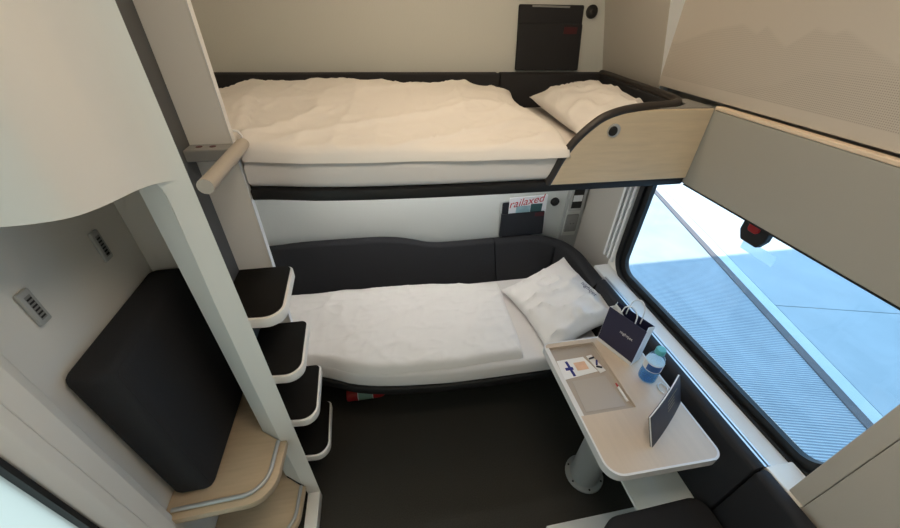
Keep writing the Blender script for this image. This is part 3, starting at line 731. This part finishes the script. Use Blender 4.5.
for (a, b, r_, m_) in ((.703, .770, .2, 'ink'), (.712, .748, 1.1, 'flag_blue'), (.711, .728, -.4, 'ink')):
    d = Vector((math.cos(r_), math.sin(r_), 0))*.010
    obj('plug', bm_tube([(a-d.x, b-d.y, ZR+.0075), (a+d.x, b+d.y, ZR+.0075)], .0035, 8), m_, EP)
tag(obj('plastic_sleeve', bm_prism([(.580, .572), (.722, .572), (.716, .694), (.588, .690)], ZR+.0001, ZR+.001, 'z'), 'pouch_film'), 'thin greyish document sleeve lying in the table tray', 'sleeve')
PN = thing('pen', (.73, .62, .65), 'thin white pen with red end at the tray edge', 'pen')
obj('barrel', bm_tube([(.735, .585, ZR+.0042), (.735, .640, ZR+.0042)], .004, 8), 'white_paper', PN)
obj('tip', bm_tube([(.735, .640, ZR+.0042), (.735, .656, ZR+.0042)], [.004, .002], 8), 'red', PN)
tag(obj('cable', bm_tube(smooth_path([(.868, .585, .663), (.862, .60, .663), (.868, .618, .664), (.884, .622, .664), (.893, .606, .664), (.886, .592, .663)], 6), .0022, 8), 'white_paper', smooth=60), 'short white cable loop lying behind the menu folder', 'cable')

# ================================================================== SEAT, WALL CUSHIONS, SHELF PLATE
ST = thing('bench_seat', (.74, .1, 0), 'black padded bench seat under the window beyond the table', 'seat')
sp_ = round_poly([(.560, -.38), (.924, -.38), (.924, .352), (.560, .345)], [.02, .02, .05, .06], 7)
obj('seat_pad', bm_prism(sp_, .385, .452, 'z', .020, 4), 'black_fabric', ST, smooth=50)
obj('low_slab', bm_box(.52, .92, -.38, .472, 0, .03, .004), 'platform_white', ST)  # low pale slab on the floor, reaching out past the seat pad
obj('support', bm_box(.62, .92, -.38, .20, .03, .385, .004), 'dark', ST)
wall_cushion(.312, .926, ST)
wall_cushion(-.38, .308, ST)
SP = thing('shelf_plate', (.93, .45, .39), 'pale green-white plate under the table end beside the seat', 'plate')
obj('plate', bm_box(.714, .924, .357, .56, .388, .400, .002), 'pale_green', SP)
obj('bracket', bm_box(.80, .924, .45, .47, .30, .388, .002), 'dark', SP)

# ================================================================== UNDER THE BUNK
FE = thing('fire_extinguisher', (-.17, 1.205, 0), 'small red fire extinguisher lying under the lower bunk', 'extinguisher')
def tube_x(x0, x1, r0, r1, y, z): return bm_tube([(x0, y, z), (x0+(x1-x0)*.02, y, z), (x1, y, z)], [r0*.9, r0, r1], 20)
y_, z_ = 1.205, .038
obj('cylinder', tube_x(-.285, -.115, .036, .036, y_, z_), 'red', FE, smooth=40)
obj('shoulder', bm_tube([(-.115, y_, z_), (-.10, y_, z_), (-.085, y_, z_), (-.06, y_, z_)], [.036, .032, .02, .016], 20), 'red', FE, smooth=40)
obj('label', bm_tube([(-.225, y_, z_), (-.155, y_, z_)], [.0366, .0366], 20), 'green_label', FE, smooth=40)
for a in (-.229, -.155): obj('label_band', bm_tube([(a, y_, z_), (a+.004, y_, z_)], [.0369, .0369], 20), 'white_paper', FE, smooth=40)
obj('valve', bm_box(-.06, -.035, y_-.012, y_+.012, z_-.010, z_+.018, .003), 'dark', FE)

# pillow lettering follows the pillow
text_obj('printed_word', 'nightjet', .031, LPM @ frame_mx((.130, -.065, .064), (0.06, -1, -.10), (1, .06, -.34)), 'ink', LP)

# ================================================================== CEILING LAMP
def panel_lamp(x0, x1, y0, y1, m, label):
    t = thing('ceiling_lamp', ((x0+x1)/2, (y0+y1)/2, 2.2), label, 'lamp')
    obj('lamp_frame', bm_ring([(x0-.02, y0-.02), (x1+.02, y0-.02), (x1+.02, y1+.02), (x0-.02, y1+.02)], [(x0, y0), (x1, y0), (x1, y1), (x0, y1)], 2.178, 2.199, 'z'), 'alu', t)
    obj('diffuser', bm_box(x0, x1, y0, y1, 2.182, 2.192), m, t)
panel_lamp(-.10, .60, 1.05, 1.17, 'glow_upper', 'long warm ceiling lamp over the upper bunk')
panel_lamp(.02, .54, .16, .40, 'glow_cabin', 'wide warm ceiling lamp above the cabin floor')
SL = thing('strip_light', (.15, 1.5, 1.235), 'slim white strip light under the upper bunk', 'lamp')
obj('channel', bm_box(-.35, .75, 1.50, 1.53, 1.230, 1.2378, .001), 'alu', SL)
obj('diffuser', bm_box(-.34, .74, 1.505, 1.525, 1.2265, 1.2298), 'glow_strip', SL)

# ================================================================== OUTSIDE: PLATFORM AND ADDED SUNSHADE
PF = group_struct('ground_platform', (3.687, 2.771, -.6), 'station platform outside the carriage window, grooved paving and concrete', 'platform')
PF.rotation_euler.z = math.radians(-15)
def pf(name, x0, x1, y0, y1, z0, z1, m, bev=0):
    o = obj(name, bm_box(x0, x1, y0, y1, z0, z1, bev), m); o.parent = PF; return o
pf('grooved_strip', -4.0, -.03, -9, 16, -.2, 0, 'grooved_paving')
pf('edge_line', -.03, .045, -9, 16, -.2, .012, 'platform_line', .004)
pf('white_band', .046, .17, -9, 16, -.2, .002, 'concrete_light')
k = 0
slab = None
for i in range(4):
    for j in range(9):
        x0 = .18+i*1.2; y0 = -6+j*1.75
        if slab is None: slab = pf('paving_slab', 0, 1.192, 0, 1.742, -.2, .0, 'concrete', .004); s = slab
        else: s = slab.copy(); COL.objects.link(s)
        s.location = (x0, y0, 0)
pf('ground_base', -4.2, 8, -10, 18, -.32, -.21, 'concrete')
CN = thing('added_sunshade', (4.6, -4, -.6), 'unseen flat grey canopy shading the paving outside', 'sunshade')
obj('roof', bm_box(1.6, 12.0, -9.0, -.06, 3.1, 3.28, .02), 'sunshade', CN)  # out of view, added to keep the sun off the nearer paving
for yy in (-7, -2.5): obj('column', bm_box(6.4, 6.6, yy-.1, yy+.1, -.6, 3.1, .01), 'sunshade', CN)
